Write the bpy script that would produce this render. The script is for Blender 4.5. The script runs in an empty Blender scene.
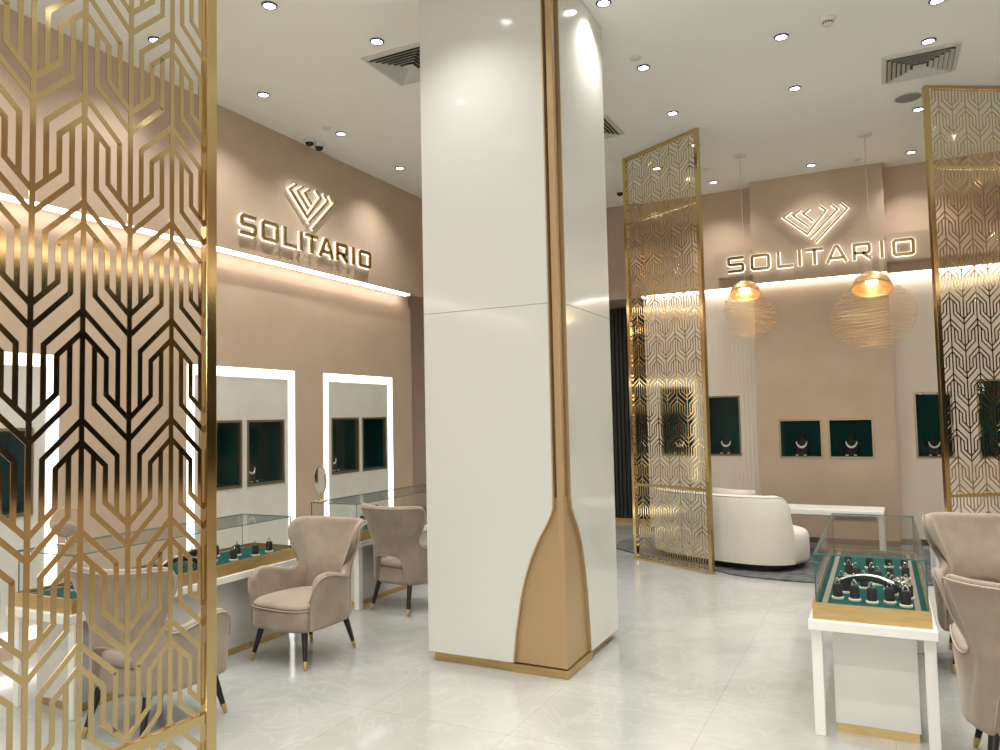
import bpy, math, random
from mathutils import Matrix, Vector
PI = math.pi
S = 1.12            # one unit below is 1.12 m; everything is scaled once at the end
random.seed(7)
sc = bpy.context.scene
COL = sc.collection
H = 4.54            # ceiling height

# ---------------------------------------------------------------- materials
def mat(name, col, rough=.5, metal=0., **k):
    m = bpy.data.materials.new(name); m.use_nodes = True
    nt = m.node_tree; b = nt.nodes['Principled BSDF']
    b.inputs['Base Color'].default_value = (*col, 1)
    b.inputs['Roughness'].default_value = rough
    b.inputs['Metallic'].default_value = metal
    for a, v in k.items(): b.inputs[a.replace('_', ' ')].default_value = v
    return m
def noise_on(m, scale, c1, c2, bump=0., detail=4, stretch=None, rough=None, lo=.35, hi=.65):
    nt = m.node_tree; b = nt.nodes['Principled BSDF']
    tc = nt.nodes.new('ShaderNodeTexCoord'); mp = nt.nodes.new('ShaderNodeMapping')
    n = nt.nodes.new('ShaderNodeTexNoise'); r = nt.nodes.new('ShaderNodeValToRGB')
    nt.links.new(tc.outputs['Object'], mp.inputs['Vector']); nt.links.new(mp.outputs[0], n.inputs['Vector'])
    if stretch: mp.inputs['Scale'].default_value = stretch
    n.inputs['Scale'].default_value = scale; n.inputs['Detail'].default_value = detail
    r.color_ramp.elements[0].color = (*c1, 1); r.color_ramp.elements[1].color = (*c2, 1)
    r.color_ramp.elements[0].position = lo; r.color_ramp.elements[1].position = hi
    nt.links.new(n.outputs['Fac'], r.inputs[0]); nt.links.new(r.outputs[0], b.inputs['Base Color'])
    if bump:
        bp = nt.nodes.new('ShaderNodeBump'); bp.inputs['Strength'].default_value = bump; bp.inputs['Distance'].default_value = .01
        nt.links.new(n.outputs['Fac'], bp.inputs['Height']); nt.links.new(bp.outputs[0], b.inputs['Normal'])
    return m
def emit(name, col, s):
    m = bpy.data.materials.new(name); m.use_nodes = True; nt = m.node_tree
    nt.nodes.remove(nt.nodes['Principled BSDF'])
    e = nt.nodes.new('ShaderNodeEmission'); e.inputs[0].default_value = (*col, 1); e.inputs[1].default_value = s
    nt.links.new(e.outputs[0], nt.nodes['Material Output'].inputs[0]); return m
def glass(name, tint, f0=.04, k=1.):
    m = bpy.data.materials.new(name); m.use_nodes = True; nt = m.node_tree
    nt.nodes.remove(nt.nodes['Principled BSDF'])
    t = nt.nodes.new('ShaderNodeBsdfTransparent'); t.inputs[0].default_value = (*tint, 1)
    g = nt.nodes.new('ShaderNodeBsdfGlossy'); g.inputs['Roughness'].default_value = .02
    f = nt.nodes.new('ShaderNodeLayerWeight'); f.inputs[0].default_value = .12
    mu = nt.nodes.new('ShaderNodeMath'); mu.operation = 'MULTIPLY_ADD'; mu.inputs[1].default_value = k*.6; mu.inputs[2].default_value = f0
    mx = nt.nodes.new('ShaderNodeMixShader')
    nt.links.new(f.outputs['Fresnel'], mu.inputs[0]); nt.links.new(mu.outputs[0], mx.inputs[0])
    nt.links.new(t.outputs[0], mx.inputs[1]); nt.links.new(g.outputs[0], mx.inputs[2])
    nt.links.new(mx.outputs[0], nt.nodes['Material Output'].inputs[0]); return m

M = {}
M['ceiling'] = noise_on(mat('ceiling paint', (.83, .81, .73), .85), .8, (.85, .85, .79), (.88, .88, .82))
M['taupe'] = noise_on(mat('taupe plaster', (.50, .375, .27), .62), 2.2, (.48, .358, .257), (.52, .392, .283), .05, 6)
M['taupe_centre'] = noise_on(mat('warm plaster', (.47, .355, .25), .6), 2.0, (.45, .338, .237), (.49, .372, .263), .05, 6)
M['mauve'] = noise_on(mat('mauve plaster', (.46, .34, .28), .6), 2.5, (.44, .33, .27), (.48, .36, .295), .04)
M['cream_panel'] = mat('cream fluted panel', (.68, .60, .50), .55)
M['niche_wall'] = noise_on(mat('pale stone laminate', (.62, .60, .53), .4), 3, (.60, .58, .51), (.65, .63, .56))
M['pillar'] = mat('ivory lacquer', (.62, .625, .57), .13, Coat_Weight=.4, Coat_Roughness=.06)
M['bronze'] = mat('champagne gold laminate', (.455, .315, .16), .38, .35)
M['brass'] = mat('polished brass', (.62, .48, .24), .15, 1.)
M['lattice'] = mat('lattice brass', (.60, .47, .25), .09, 1.)
M['bronze_dark'] = mat('dark bronze', (.30, .235, .14), .35, .85)
M['mauve_dark'] = mat('dark skirting', (.10, .07, .05), .4, .3)
M['brass_satin'] = noise_on(mat('satin brass', (.68, .45, .17), .34, .8), 60, (.50, .35, .15), (.58, .42, .19), 0, 3, (.1, .1, 1))
M['brass_wire'] = mat('gold wire', (.85, .58, .27), .35, .9)
M['gold_light'] = mat('pale gold cap', (.72, .46, .20), .35, .6)
M['dark'] = mat('near black flute', (.010, .011, .013), .4)
M['black'] = mat('black lacquer', (.006, .006, .007), .35)
M['black_velvet'] = mat('black velvet', (.008, .009, .009), .8)
M['bezel'] = mat('blue grey bezel', (.10, .11, .17), .25, .8)
M['white_paint'] = mat('white metal', (.78, .77, .72), .3)
M['grey_panel'] = mat('pale grey lacquer', (.60, .60, .56), .22)
M['teal'] = noise_on(mat('emerald velvet', (.0, .12, .105), .85, 0., Specular_IOR_Level=.15), 30, (.0, .040, .035), (.002, .058, .051))
M['teal_dark'] = mat('deep emerald lining', (.001, .060, .054), .6, Specular_IOR_Level=.15)
M['velvet'] = noise_on(mat('taupe velvet', (.36, .28, .215), .75, 0., Sheen_Weight=.35, Sheen_Roughness=.45), 5.5, (.235, .19, .145), (.315, .255, .195), .06, 5)
M['velvet'].node_tree.nodes['Principled BSDF'].inputs['Sheen Tint'].default_value = (.9, .8, .68, 1)
M['piping'] = mat('pale piping', (.36, .30, .23), .6)
M['boucle'] = noise_on(mat('ivory boucle', (.72, .66, .57), .9, 0., Sheen_Weight=.15), 120, (.59, .54, .46), (.66, .61, .53), .3, 4)
M['rug'] = noise_on(mat('charcoal rug', (.07, .07, .072), .95), 9, (.045, .046, .05), (.13, .13, .13), .3, 8)
M['silver'] = mat('silver', (.85, .85, .83), .12, 1.)
M['pearl'] = mat('pearl white', (.85, .85, .80), .25)
M['ivory'] = mat('ivory plastic', (.66, .63, .50), .4)
M['vent'] = mat('vent enamel', (.56, .56, .50), .5)
M['vent_dark'] = mat('vent shadow', (.05, .05, .045), .7)
M['smoke'] = mat('white plastic', (.68, .67, .62), .4)
M['speaker_grey'] = mat('speaker mesh', (.22, .22, .20), .6)
M['wood'] = mat('taupe strip', (.20, .155, .115), .5)
M['night'] = mat('night glass', (.006, .006, .007), .06)
M['cover'] = mat('cord grey', (.5, .48, .44), .6)
M['mirror'] = mat('mirror glass', (.8, .8, .78), .03, 1.)
M['pane'] = glass('clear pane', (.985, .995, .99), .01, .8)
M['pane_edge'] = mat('green glass edge', (.05, .16, .15), .12)
M['niche_pane'] = glass('niche pane', (.96, .98, .97), .02, .7)
WARM = (1., .90, .76); NEUT = (1., .995, .96)
M['led'] = emit('cove strip', (1., .90, .82), 9)
M['led_frame'] = emit('frame light', (1., .965, .91), 2.6)
M['halo'] = emit('sign halo', (1., .93, .78), 1.9)
M['lens'] = emit('lamp lens', (.97, .97, 1.), 14)
M['bulb'] = emit('bulb', (1., .94, .82), 5)
M['case_led'] = emit('case light', (.80, 1., .97), 22)

def floor_material():
    m = mat('pale marble tiles', (.7, .7, .66), .13, 0., Coat_Weight=.35, Coat_Roughness=.05); nt = m.node_tree; b = nt.nodes['Principled BSDF']
    N = nt.nodes.new; L = nt.links.new
    tc = N('ShaderNodeTexCoord')
    def nz(scale, det, dist=0.):
        n = N('ShaderNodeTexNoise'); n.inputs['Scale'].default_value = scale; n.inputs['Detail'].default_value = det
        n.inputs['Distortion'].default_value = dist; L(tc.outputs['Object'], n.inputs['Vector']); return n
    a = nz(.9, 9, 1.2); r = N('ShaderNodeValToRGB')
    r.color_ramp.elements[0].position = .38; r.color_ramp.elements[0].color = (.335, .34, .318, 1)
    r.color_ramp.elements[1].position = .62; r.color_ramp.elements[1].color = (.405, .405, .378, 1)
    L(a.outputs['Fac'], r.inputs[0])
    v = nz(2.1, 11, 2.2); rv = N('ShaderNodeValToRGB')
    e = rv.color_ramp.elements; e[0].position = .47; e[0].color = (0, 0, 0, 1); e[1].position = .53; e[1].color = (0, 0, 0, 1)
    k = rv.color_ramp.elements.new(.5); k.color = (1, 1, 1, 1)
    L(v.outputs['Fac'], rv.inputs[0])
    mv = N('ShaderNodeMix'); mv.data_type = 'RGBA'; mv.blend_type = 'MIX'
    sm = N('ShaderNodeMath'); sm.operation = 'MULTIPLY'; sm.inputs[1].default_value = .28; L(rv.outputs[0], sm.inputs[0])
    L(sm.outputs[0], mv.inputs[0]); L(r.outputs[0], mv.inputs[6]); mv.inputs[7].default_value = (.50, .50, .475, 1)
    br = N('ShaderNodeTexBrick'); br.offset = 0.; br.inputs['Scale'].default_value = 1.
    br.inputs['Brick Width'].default_value = .98; br.inputs['Row Height'].default_value = .98; br.inputs['Mortar Size'].default_value = .0022
    br.inputs['Mortar Smooth'].default_value = .3
    br.inputs[1].default_value = (1, 1, 1, 1); br.inputs[2].default_value = (.965, .965, .965, 1); br.inputs[3].default_value = (.72, .71, .68, 1)
    L(tc.outputs['Object'], br.inputs['Vector'])
    mm = N('ShaderNodeMix'); mm.data_type = 'RGBA'; mm.blend_type = 'MULTIPLY'; mm.inputs[0].default_value = 1
    L(mv.outputs[2], mm.inputs[6]); L(br.outputs[0], mm.inputs[7]); L(mm.outputs[2], b.inputs['Base Color'])
    ro = nz(3, 4); rr = N('ShaderNodeMapRange'); rr.inputs[3].default_value = .12; rr.inputs[4].default_value = .25
    L(ro.outputs['Fac'], rr.inputs[0]); L(rr.outputs[0], b.inputs['Roughness'])
    return m
M['floor'] = floor_material()

# ---------------------------------------------------------------- mesh helpers
class MB:
    def __init__(s): s.v = []; s.f = []; s.mi = []
    def add(s, vs, fs, mi=0):
        n = len(s.v); s.v += [tuple(p) for p in vs]; s.f += [tuple(i+n for i in f) for f in fs]; s.mi += [mi]*len(fs); return s
    def box(s, x0, x1, y0, y1, z0, z1, mi=0, flip=False):
        vs = [(x, y, z) for z in (z0, z1) for y in (y0, y1) for x in (x0, x1)]
        fs = [(0, 2, 3, 1), (4, 5, 7, 6), (0, 1, 5, 4), (2, 6, 7, 3), (0, 4, 6, 2), (1, 3, 7, 5)]
        if flip: fs = [f[::-1] for f in fs]
        return s.add(vs, fs, mi)
    def prism(s, poly, f0, f1, fn, mi=0):
        """poly: 2D ccw outline; fn(a,b,depth)->xyz"""
        n = len(poly)
        vs = [fn(a, b, f0) for a, b in poly]+[fn(a, b, f1) for a, b in poly]
        fs = [tuple(range(n))[::-1], tuple(range(n, 2*n))]+[(i, (i+1) % n, n+(i+1) % n, n+i) for i in range(n)]
        return s.add(vs, fs, mi)
    def tube(s, pts, r, n=8, closed=False, cap=True, mi=0):
        pts = [Vector(p) for p in pts]; m = len(pts); rs = r if isinstance(r, (list, tuple)) else [r]*m
        rings = []; up = None
        for i, p in enumerate(pts):
            a = pts[i-1] if (i or closed) else pts[0]; b = pts[(i+1) % m] if (i < m-1 or closed) else pts[-1]
            t = (b-a).normalized()
            if up is None:
                up = t.orthogonal().normalized()
            else:
                up = (up-t*up.dot(t)); up = up.normalized() if up.length > 1e-6 else t.orthogonal().normalized()
            w = t.cross(up)
            rings.append([p+(up*math.cos(2*PI*k/n)+w*math.sin(2*PI*k/n))*rs[i] for k in range(n)])
        vs = [q for R in rings for q in R]; fs = []
        for i in range(m if closed else m-1):
            j = (i+1) % m
            for k in range(n): fs.append((i*n+k, i*n+(k+1) % n, j*n+(k+1) % n, j*n+k))
        if cap and not closed: fs += [tuple(range(n))[::-1], tuple(range((m-1)*n, m*n))]
        return s.add(vs, fs, mi)
    def lathe(s, prof, c=(0, 0, 0), n=24, axis='z', mi=0, closed_ends=True):
        vs = []
        for r, h in prof:
            for k in range(n):
                a = 2*PI*k/n; p = (r*math.cos(a), r*math.sin(a), h)
                if axis == 'x': p = (h, p[0], p[1])
                if axis == 'y': p = (p[1], h, p[0])
                vs.append((c[0]+p[0], c[1]+p[1], c[2]+p[2]))
        m = len(prof); fs = [(i*n+k, i*n+(k+1) % n, (i+1)*n+(k+1) % n, (i+1)*n+k) for i in range(m-1) for k in range(n)]
        if closed_ends:
            fs += [tuple(range(n))[::-1], tuple(range((m-1)*n, m*n))]
        return s.add(vs, fs, mi)
    def strips(s, pts, w, d0, d1, fn, closed=False, mi=0):
        """thick mitred polyline (2D) extruded from d0 to d1"""
        P = [Vector(p) for p in pts]; m = len(P); Lp = []; Rp = []
        for i in range(m):
            a = P[i-1] if (i or closed) else None; b = P[(i+1) % m] if (i < m-1 or closed) else None
            d1v = (P[i]-a).normalized() if a is not None else None; d2v = (b-P[i]).normalized() if b is not None else None
            if d1v is None: d1v = d2v
            if d2v is None: d2v = d1v
            n1 = Vector((-d1v.y, d1v.x)); n2 = Vector((-d2v.y, d2v.x)); nn = (n1+n2).normalized()
            k = w/2/max(.35, nn.dot(n1)); Lp.append(P[i]+nn*k); Rp.append(P[i]-nn*k)
        vs = []
        for i in range(m): vs += [fn(*Lp[i], d0), fn(*Rp[i], d0), fn(*Lp[i], d1), fn(*Rp[i], d1)]
        fs = []
        for i in range(m if closed else m-1):
            a = i*4; b = ((i+1) % m)*4
            fs += [(a+2, a+3, b+3, b+2), (a, b, b+1, a+1), (a, a+2, b+2, b), (a+1, b+1, b+3, a+3)]
        if not closed: fs += [(0, 1, 3, 2), ((m-1)*4, (m-1)*4+2, (m-1)*4+3, (m-1)*4+1)]
        return s.add(vs, fs, mi)
    def build(s, name, mats, parent=None, smooth=False, bevel=0, subsurf=0, seg=2, loc=None):
        me = bpy.data.meshes.new(name); me.from_pydata([tuple(p) for p in s.v], [], s.f); me.update()
        mats = mats if isinstance(mats, (list, tuple)) else [mats]
        for m in mats: me.materials.append(M[m] if isinstance(m, str) else m)
        for p, i in zip(me.polygons, s.mi): p.material_index = i
        if smooth:
            me.shade_smooth()
            if smooth == 'auto':
                import bmesh
                bm = bmesh.new(); bm.from_mesh(me)
                for e in bm.edges:
                    if len(e.link_faces) == 2 and e.calc_face_angle(0) > .7: e.smooth = False
                bm.to_mesh(me); bm.free()
        o = bpy.data.objects.new(name, me); COL.objects.link(o)
        if parent is not None: o.parent = parent
        if loc: o.location = loc
        if bevel:
            b = o.modifiers.new('b', 'BEVEL'); b.width = bevel; b.segments = seg; b.limit_method = 'ANGLE'; b.angle_limit = .7
        if subsurf:
            b = o.modifiers.new('s', 'SUBSURF'); b.levels = subsurf; b.render_levels = subsurf
        return o

def tag(o, label=None, cat=None, group=None, kind=None):
    if label: o['label'] = label
    if cat: o['category'] = cat
    if group: o['group'] = group
    if kind: o['kind'] = kind
    return o
def thing(name, label, cat, loc=(0, 0, 0), rz=0., group=None):
    o = bpy.data.objects.new(name, None); COL.objects.link(o); o.empty_display_size = .05
    o.location = loc; o.rotation_euler = (0, 0, rz); return tag(o, label, cat, group)
def struct(o): o['kind'] = 'structure'; return o
def copy_tree(o, parent=None):
    c = o.copy(); COL.objects.link(c)
    if parent is not None: c.parent = parent
    for ch in list(kids.get(o.name, [])): pass
    for ch in [x for x in COL.objects if x.parent == o]: copy_tree(ch, c)
    return c
kids = {}
def dup(proto, label, loc, rz=0., group=None):
    c = copy_tree(proto); c.location = loc; c.rotation_euler = (0, 0, rz); c['label'] = label
    if group: c['group'] = group
    return c

def holes_grid(a0, a1, b0, b1, holes):
    """rectangles of [a0,a1]x[b0,b1] minus holes"""
    A = sorted({a0, a1, *[h[0] for h in holes], *[h[1] for h in holes]}); B = sorted({b0, b1, *[h[2] for h in holes], *[h[3] for h in holes]})
    out = []
    for i in range(len(A)-1):
        for j in range(len(B)-1):
            ca, cb = (A[i]+A[i+1])/2, (B[j]+B[j+1])/2
            if any(h[0] < ca < h[1] and h[2] < cb < h[3] for h in holes): continue
            out.append((A[i], A[i+1], B[j], B[j+1]))
    return out

# ================================================================ SETTING
XW = -5.33          # face of the left wall above its cove
XL = -5.45          # face of the left wall below it
ZC = 3.22           # cove height
YF, YB = -3.2, 11.15
XR = 4.3
struct(MB().box(-6.2, XR+.3, YF-.2, YB+.2, -.12, 0).build('floor', 'floor'))
struct(MB().box(-6.2, XR+.3, YF-.2, YB+.2, H, H+.12).build('ceiling', 'ceiling'))
# left wall -------------------------------------------------
m = MB().box(-6.2, XW, YF, YB, ZC+.02, H)
m.box(-6.2, XW, YF, YB, ZC-.005, ZC+.02)
struct(m.build('wall_left_upper', 'taupe'))
FR = [(2.20, 3.556, [(2.30, 2.80), (2.865, 3.375)], .975, 1.60),
      (4.715, 6.095, [(4.86, 5.37), (5.435, 5.945)], .99, 1.63),
      (6.545, 7.865, [(6.69, 7.185), (7.25, 7.735)], 1.01, 1.64)]
ZT = 2.134; SW = .088; ZB = .10
holes = [(f[0], f[1], ZB, ZT) for f in FR]   # the frames sit in openings
m = MB()
for a0, a1, b0, b1 in holes_grid(YF, 8.30, 0, 3.055, holes): m.box(-6.0, XL, a0, a1, b0, b1)
m.box(-6.0, XL-.035, YF, 8.30, 3.055, ZC)  # band set back so the step imitates the cove light's lower cut-off line
struct(m.build('wall_left_lower', 'taupe'))
struct(MB().box(-6.2, -5.75, 8.30, YB, 0, ZC).build('wall_left_recess', 'mauve'))
struct(MB().box(XL+.03, XW-.01, YF, 8.12, ZC-.022, ZC-.006).build('trim_cove_light', 'led'))
# back wall --------------------------------------------------
struct(MB().box(-6.2, -2.87, 10.14, YB+.1, ZC, H).build('wall_back_left_upper', 'mauve'))
m = MB(); x = -6.0
m.box(-6.2, -2.87, 11.0, YB+.1, .07, ZC)
while x < -2.90:
    m.box(x, x+.035, 10.97, 11.0, .07, ZC); x += .062
struct(m.build('wall_back_fluted', 'dark'))
struct(MB().box(-6.2, -2.87, 10.985, 11.1, 0, .07).build('baseboard_fluted', 'brass_satin'))
BN = [(-2.665, -2.225, 1.04, 1.965), (-2.05, -1.62, 1.04, 1.83), (.365, .76, 1.02, 1.80), (1.0, 1.5, 1.02, 1.93)]
YW = 10.25
# pull the niche rectangles (measured at y 10.2) onto the wing face
BN = [(a*YW/10.2, b*YW/10.2, 1.6+(c-1.6)*YW/10.2, 1.6+(d-1.6)*YW/10.2) for a, b, c, d in BN]
CX0, CX1 = -1.365, .155
def wing(x0, x1, hs, nm):
    m = MB()
    for a0, a1, b0, b1 in holes_grid(x0, x1, .07, ZC+.02, hs):
        m.box(a0, a1, YW, YW+.5, b0, b1)
        # shallow vertical reeds
        k = math.ceil(a0/.05)*.05
        while k < a1-.02:
            m.box(k, k+.03, YW-.006, YW, b0, b1); k += .05
    struct(m.build(nm, 'cream_panel'))
wing(-2.87, CX0, BN[:2], 'wall_back_left_wing')
wing(CX1, 3.2, BN[2:], 'wall_back_right_wing')
struct(MB().box(-2.87, CX0, YW-.012, YW+.1, 0, .07).build('baseboard_left_wing', 'mauve_dark'))
struct(MB().box(CX1, 3.2, YW-.012, YW+.1, 0, .07).build('baseboard_right_wing', 'mauve_dark'))
struct(MB().box(-2.87, CX0, 10.2, YB, ZC+.4, H).box(CX1, 3.2, 10.2, YB, ZC+.4, H).build('wall_back_recess', 'taupe'))
struct(MB().box(-2.87, CX0, 10.12, YB, ZC+.015, 3.67).build('trim_bulkhead_left', 'taupe'))
struct(MB().box(CX1, 3.2, 10.12, YB, ZC+.015, 3.67).build('trim_bulkhead_right', 'taupe'))
struct(MB().box(-1.80, CX0, 9.925, 10.13, 3.345, 3.67).box(CX1, 1.7, 9.925, 10.13, 3.345, 3.67).build('trim_sign_ledge', 'taupe'))
CN = [(-1.13, -.63, 1.03, 1.51), (-.57, -.07, 1.03, 1.51)]
YC = 10.03
CN = [(a*YC/9.95, b*YC/9.95, 1.6+(c-1.6)*YC/9.95, 1.6+(d-1.6)*YC/9.95) for a, b, c, d in CN]
m = MB()
for a0, a1, b0, b1 in holes_grid(CX0-.005, CX1+.005, .07, ZC+.02, CN): m.box(a0, a1, YC, YC+.5, b0, b1)
struct(m.build('wall_back_centre_lower', 'taupe_centre'))
struct(MB().box(CX0, CX1, 9.95, YB, ZC+.01, H).build('wall_back_centre_upper', 'taupe'))
struct(MB().box(CX0, CX1, YC-.01, YC+.1, 0, .07).build('baseboard_centre', 'mauve_dark'))
struct(MB().box(CX0+.01, CX1-.01, 9.965, YC-.012, ZC-.006, ZC+.008).build('trim_cove_light_centre', 'led'))
struct(MB().box(-2.86, CX0, 10.14, 10.235, ZC-.002, ZC+.012).build('trim_cove_light_left', 'led'))
struct(MB().box(CX1, 3.2, 10.14, 10.235, ZC-.002, ZC+.012).build('trim_cove_light_right', 'led'))
struct(MB().box(3.2, XR+.3, 9.6, YB, 0, H).build('wall_back_right', 'taupe'))
# right and front walls (off frame; seen only as reflections in the brass)
m = MB().box(XR, XR+.3, YF, YB, 3.25, H).box(XR, XR+.3, YF, YB, 0, .9)
struct(m.build('wall_right', 'taupe'))
struct(MB().box(XR+.06, XR+.1, YF, YB, .9, 3.25).build('window_1', 'night'))
m = MB()
for y in (-2.2, -.4, 1.4, 3.2, 5., 6.8, 8.6): m.box(XR-.02, XR+.06, y, y+.06, .9, 3.25)
m.box(XR-.02, XR+.06, YF, YB, 3.19, 3.25)
struct(m.build('trim_right_frames', 'brass_satin'))
struct(MB().box(XR-.08, XR-.02, YF, 9.6, 3.27, 3.285).build('trim_cove_light_shopfront', 'led'))
m = MB().box(-6.2, XR+.3, YF-.2, YF, 2.9, H).box(-6.2, -2.5, YF-.2, YF, 0, 2.9).box(2.6, XR+.3, YF-.2, YF, 0, 2.9)
struct(m.build('wall_front', 'taupe'))
struct(MB().box(-2.5, 2.6, YF-.12, YF-.08, 0, 2.9).build('window_2', 'night'))

# ---------------------------------------------------------------- pillar
PX0, PX1, PY0, PY1 = -2.755, -1.757, 4.36, 5.34
pil = thing('pillar', 'square ivory lacquered pillar with a gold corner flaring out at its foot', 'pillar', (0, 0, 0)); pil['kind'] = 'structure'
MB().box(PX0+.02, PX1-.055, PY0+.055, PY1-.02, .06, H).build('core', 'bronze', pil, bevel=.002)
cl = [(.0, .375), (.06, .374), (.25, .352), (.46, .315), (.58, .285), (.70, .245), (.78, .210), (.85, .175), (.92, .132), (.97, .106), (1.03, .082), (1.10, .080)]
cr = [(.0, .415), (.06, .412), (.25, .395), (.46, .368), (.58, .345), (.70, .315), (.78, .285), (.85, .25), (.92, .205), (.97, .165), (1.03, .125), (1.10, .11)]
SEAM = 2.316
def face_panels(curve, w0, fn, far, nm):
    c = [(k[1], k[0]) for k in curve if .06 <= k[0]]
    for z0, z1, cc in ((.06, SEAM-.0015, c), (SEAM+.0015, H, None)):
        if cc: poly = [(far, z0)]+[(a, z) for a, z in cc]+[(cc[-1][0], z1), (far, z1)]
        else: poly = [(far, z0), (c[-1][0], z0), (c[-1][0], z1), (far, z1)]
        MB().prism(poly, 0, .03, fn).build('panel', 'pillar', pil)
    # gold lining along the cut edge
    pts = [(a-.004, z) for a, z in c]+[(c[-1][0]-.004, H)]
    MB().strips(pts, .009, -.001, .056, fn).build('edge_trim', 'bronze', pil)
face_panels(cl, .08, lambda a, z, d: (PX1-a, PY0+d, z), PX1-PX0, 'l')
face_panels(cr, .11, lambda a, z, d: (PX1-d, PY0+a, z), PY1-PY0, 'r')
MB().box(PX0, PX0+.02, PY0+.031, PY1-.021, .06, H).box(PX0, PX1-.031, PY1-.02, PY1, .06, H).build('panel', 'pillar', pil)
# corner core: a thin raised gold angle
MB().box(PX1-.056, PX1-.012, PY0+.012, PY0+.056, .06, H).build('corner_strip', 'bronze', pil, bevel=.003)
# flared foot
def foot():
    m = MB(); n = len(cl)
    a = [(PX1-.012, PY0+.012)]
    left = [(PX1-k[1], PY0+.022, k[0]) for k in cl if k[0] >= .055]
    right = [(PX1-.022, PY0+k[1], k[0]) for k in cr if k[0] >= .055]
    mid = [(PX1-.012, PY0+.012, k[0]) for k in cl if k[0] >= .055]
    n = len(mid); vs = left+mid+right
    fs = [(i, n+i, n+i+1, i+1) for i in range(n-1)]+[(n+i, 2*n+i, 2*n+i+1, n+i+1) for i in range(n-1)]
    return m.add(vs, fs)
foot().build('flared_foot', 'bronze', pil)
MB().box(PX0+.035, PX1-.39, PY0+.022, PY1-.03, 0, .058).box(PX1-.39, PX1-.035, PY0+.43, PY1-.03, 0, .058).build('plinth', 'brass_satin', pil)
MB().box(PX1-.385, PX1-.003, PY0+.003, PY0+.425, 0, .052).build('foot_plate', 'brass_satin', pil)

# ---------------------------------------------------------------- display niches
def niche(name, label, a0, a1, z0, z1, axis, face, depth=.30, group=None):
    """axis 'y': opening faces -Y at y=face; axis 'x': opening faces +X at x=face."""
    w = a1-a0; h = z1-z0
    if axis == 'y': o = thing(name, label, 'display niche', ((a0+a1)/2, face, z0), 0, group)
    else: o = thing(name, label, 'display niche', (face, (a0+a1)/2, z0), PI/2, group)
    # local: x along opening, -y outward, z up
    e = .002
    m = MB().box(-w/2+e, w/2-e, .004, depth, e, h-e, flip=True)
    m.f.pop(2); m.mi.pop(2)      # drop the open front face
    m.build('lining', 'teal_dark', o)
    MB().box(-w/2+.01, w/2-.01, .03, depth-.02, .004, .03).build('deck', 'teal', o)
    t = .022
    f = MB().strips([(-w/2+t/2, t/2), (w/2-t/2, t/2), (w/2-t/2, h-t/2), (-w/2+t/2, h-t/2)], t, -.006, .035, lambda a, b, d: (a, d, b), True)
    f.build('frame', 'bronze_dark', o)
    MB().box(-w/2+t, w/2-t, .012, .016, t, h-t).build('pane', 'niche_pane', o)
    MB().box(-w/2+.03, w/2-.03, .020, .032, h-.012, h-.004).build('light_strip', 'case_led', o)
    return o
def bust(label, loc, rz=0, s=1., group='necklace busts in the wall niches'):
    o = thing('necklace_bust', label, 'jewellery display', loc, rz, group)
    m = MB(); N = 20; rings = []
    for (z, w, d, cy) in [(0, .075, .05, 0), (.01, .078, .052, 0), (.03, .06, .045, .0), (.06, .07, .04, .005), (.11, .088, .035, .01), (.145, .085, .032, .015), (.165, .05, .03, .02), (.185, .03, .026, .022), (.215, .026, .024, .022)]:
        rings.append([(w*s*math.cos(2*PI*k/N), cy*s+d*s*math.sin(2*PI*k/N), z*s) for k in range(N)])
    vs = [p for r in rings for p in r]
    fs = [(i*N+k, i*N+(k+1) % N, (i+1)*N+(k+1) % N, (i+1)*N+k) for i in range(len(rings)-1) for k in range(N)]+[tuple(range(N))[::-1], tuple(range((len(rings)-1)*N, len(rings)*N))]
    m.add(vs, fs).build('torso', 'black_velvet', o, smooth=True)
    pts = [(.052*s*math.cos(a), (-.034+.02*abs(math.cos(a)))*s, (.15+.062*math.sin(a))*s) for a in [PI+PI*i/14 for i in range(15)]]
    rs = [(.004+.008*math.sin(PI*i/14))*s for i in range(15)]
    MB().tube(pts, rs, 8).build('necklace', 'pearl', o, smooth=True)
    for q in (-.06, .02): MB().box(q*s, (q+.028)*s, -.07*s, -.055*s, 0, .012*s).build('price_block', 'ivory', o)
    return o
cn_l = ['square emerald niche on the centre back panel, beside the narrow left wing', 'square emerald niche on the centre back panel, nearer the tall right-hand screen']
for i, n in enumerate(CN):
    niche('display_niche', cn_l[i], *n, 'y', YC, group='niches in the back wall')
    bust(['black bust with white crescent necklace in first square back niche from the sofa', 'black bust with white crescent necklace in square back niche under the larger pendant'][i], ((n[0]+n[1])/2-.0, YC+.12, n[2]+.031), 0, 1.15)
bl = ['tall emerald niche in the back wall seen through the lattice above the sofa', 'tall emerald niche in the back wall just clear of the sofa screen post',
      'tall emerald niche half behind the post of the right screen', 'tall emerald niche fully behind the lattice of the right screen']
bb = ['bust with pale necklace in the niche seen through the sofa screen', 'bust with pale necklace in tall niche beside the sofa screen post',
      'bust with bright white necklace in niche crossed by the right screen post', 'bust with white necklace in niche behind the right screen lattice']
for i, n in enumerate(BN):
    niche('display_niche', bl[i], *n, 'y', YW, group='niches in the back wall')
    bust(bb[i], ((n[0]+n[1])/2, YW+.12, n[2]+.031), 0, 1.1)
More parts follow.
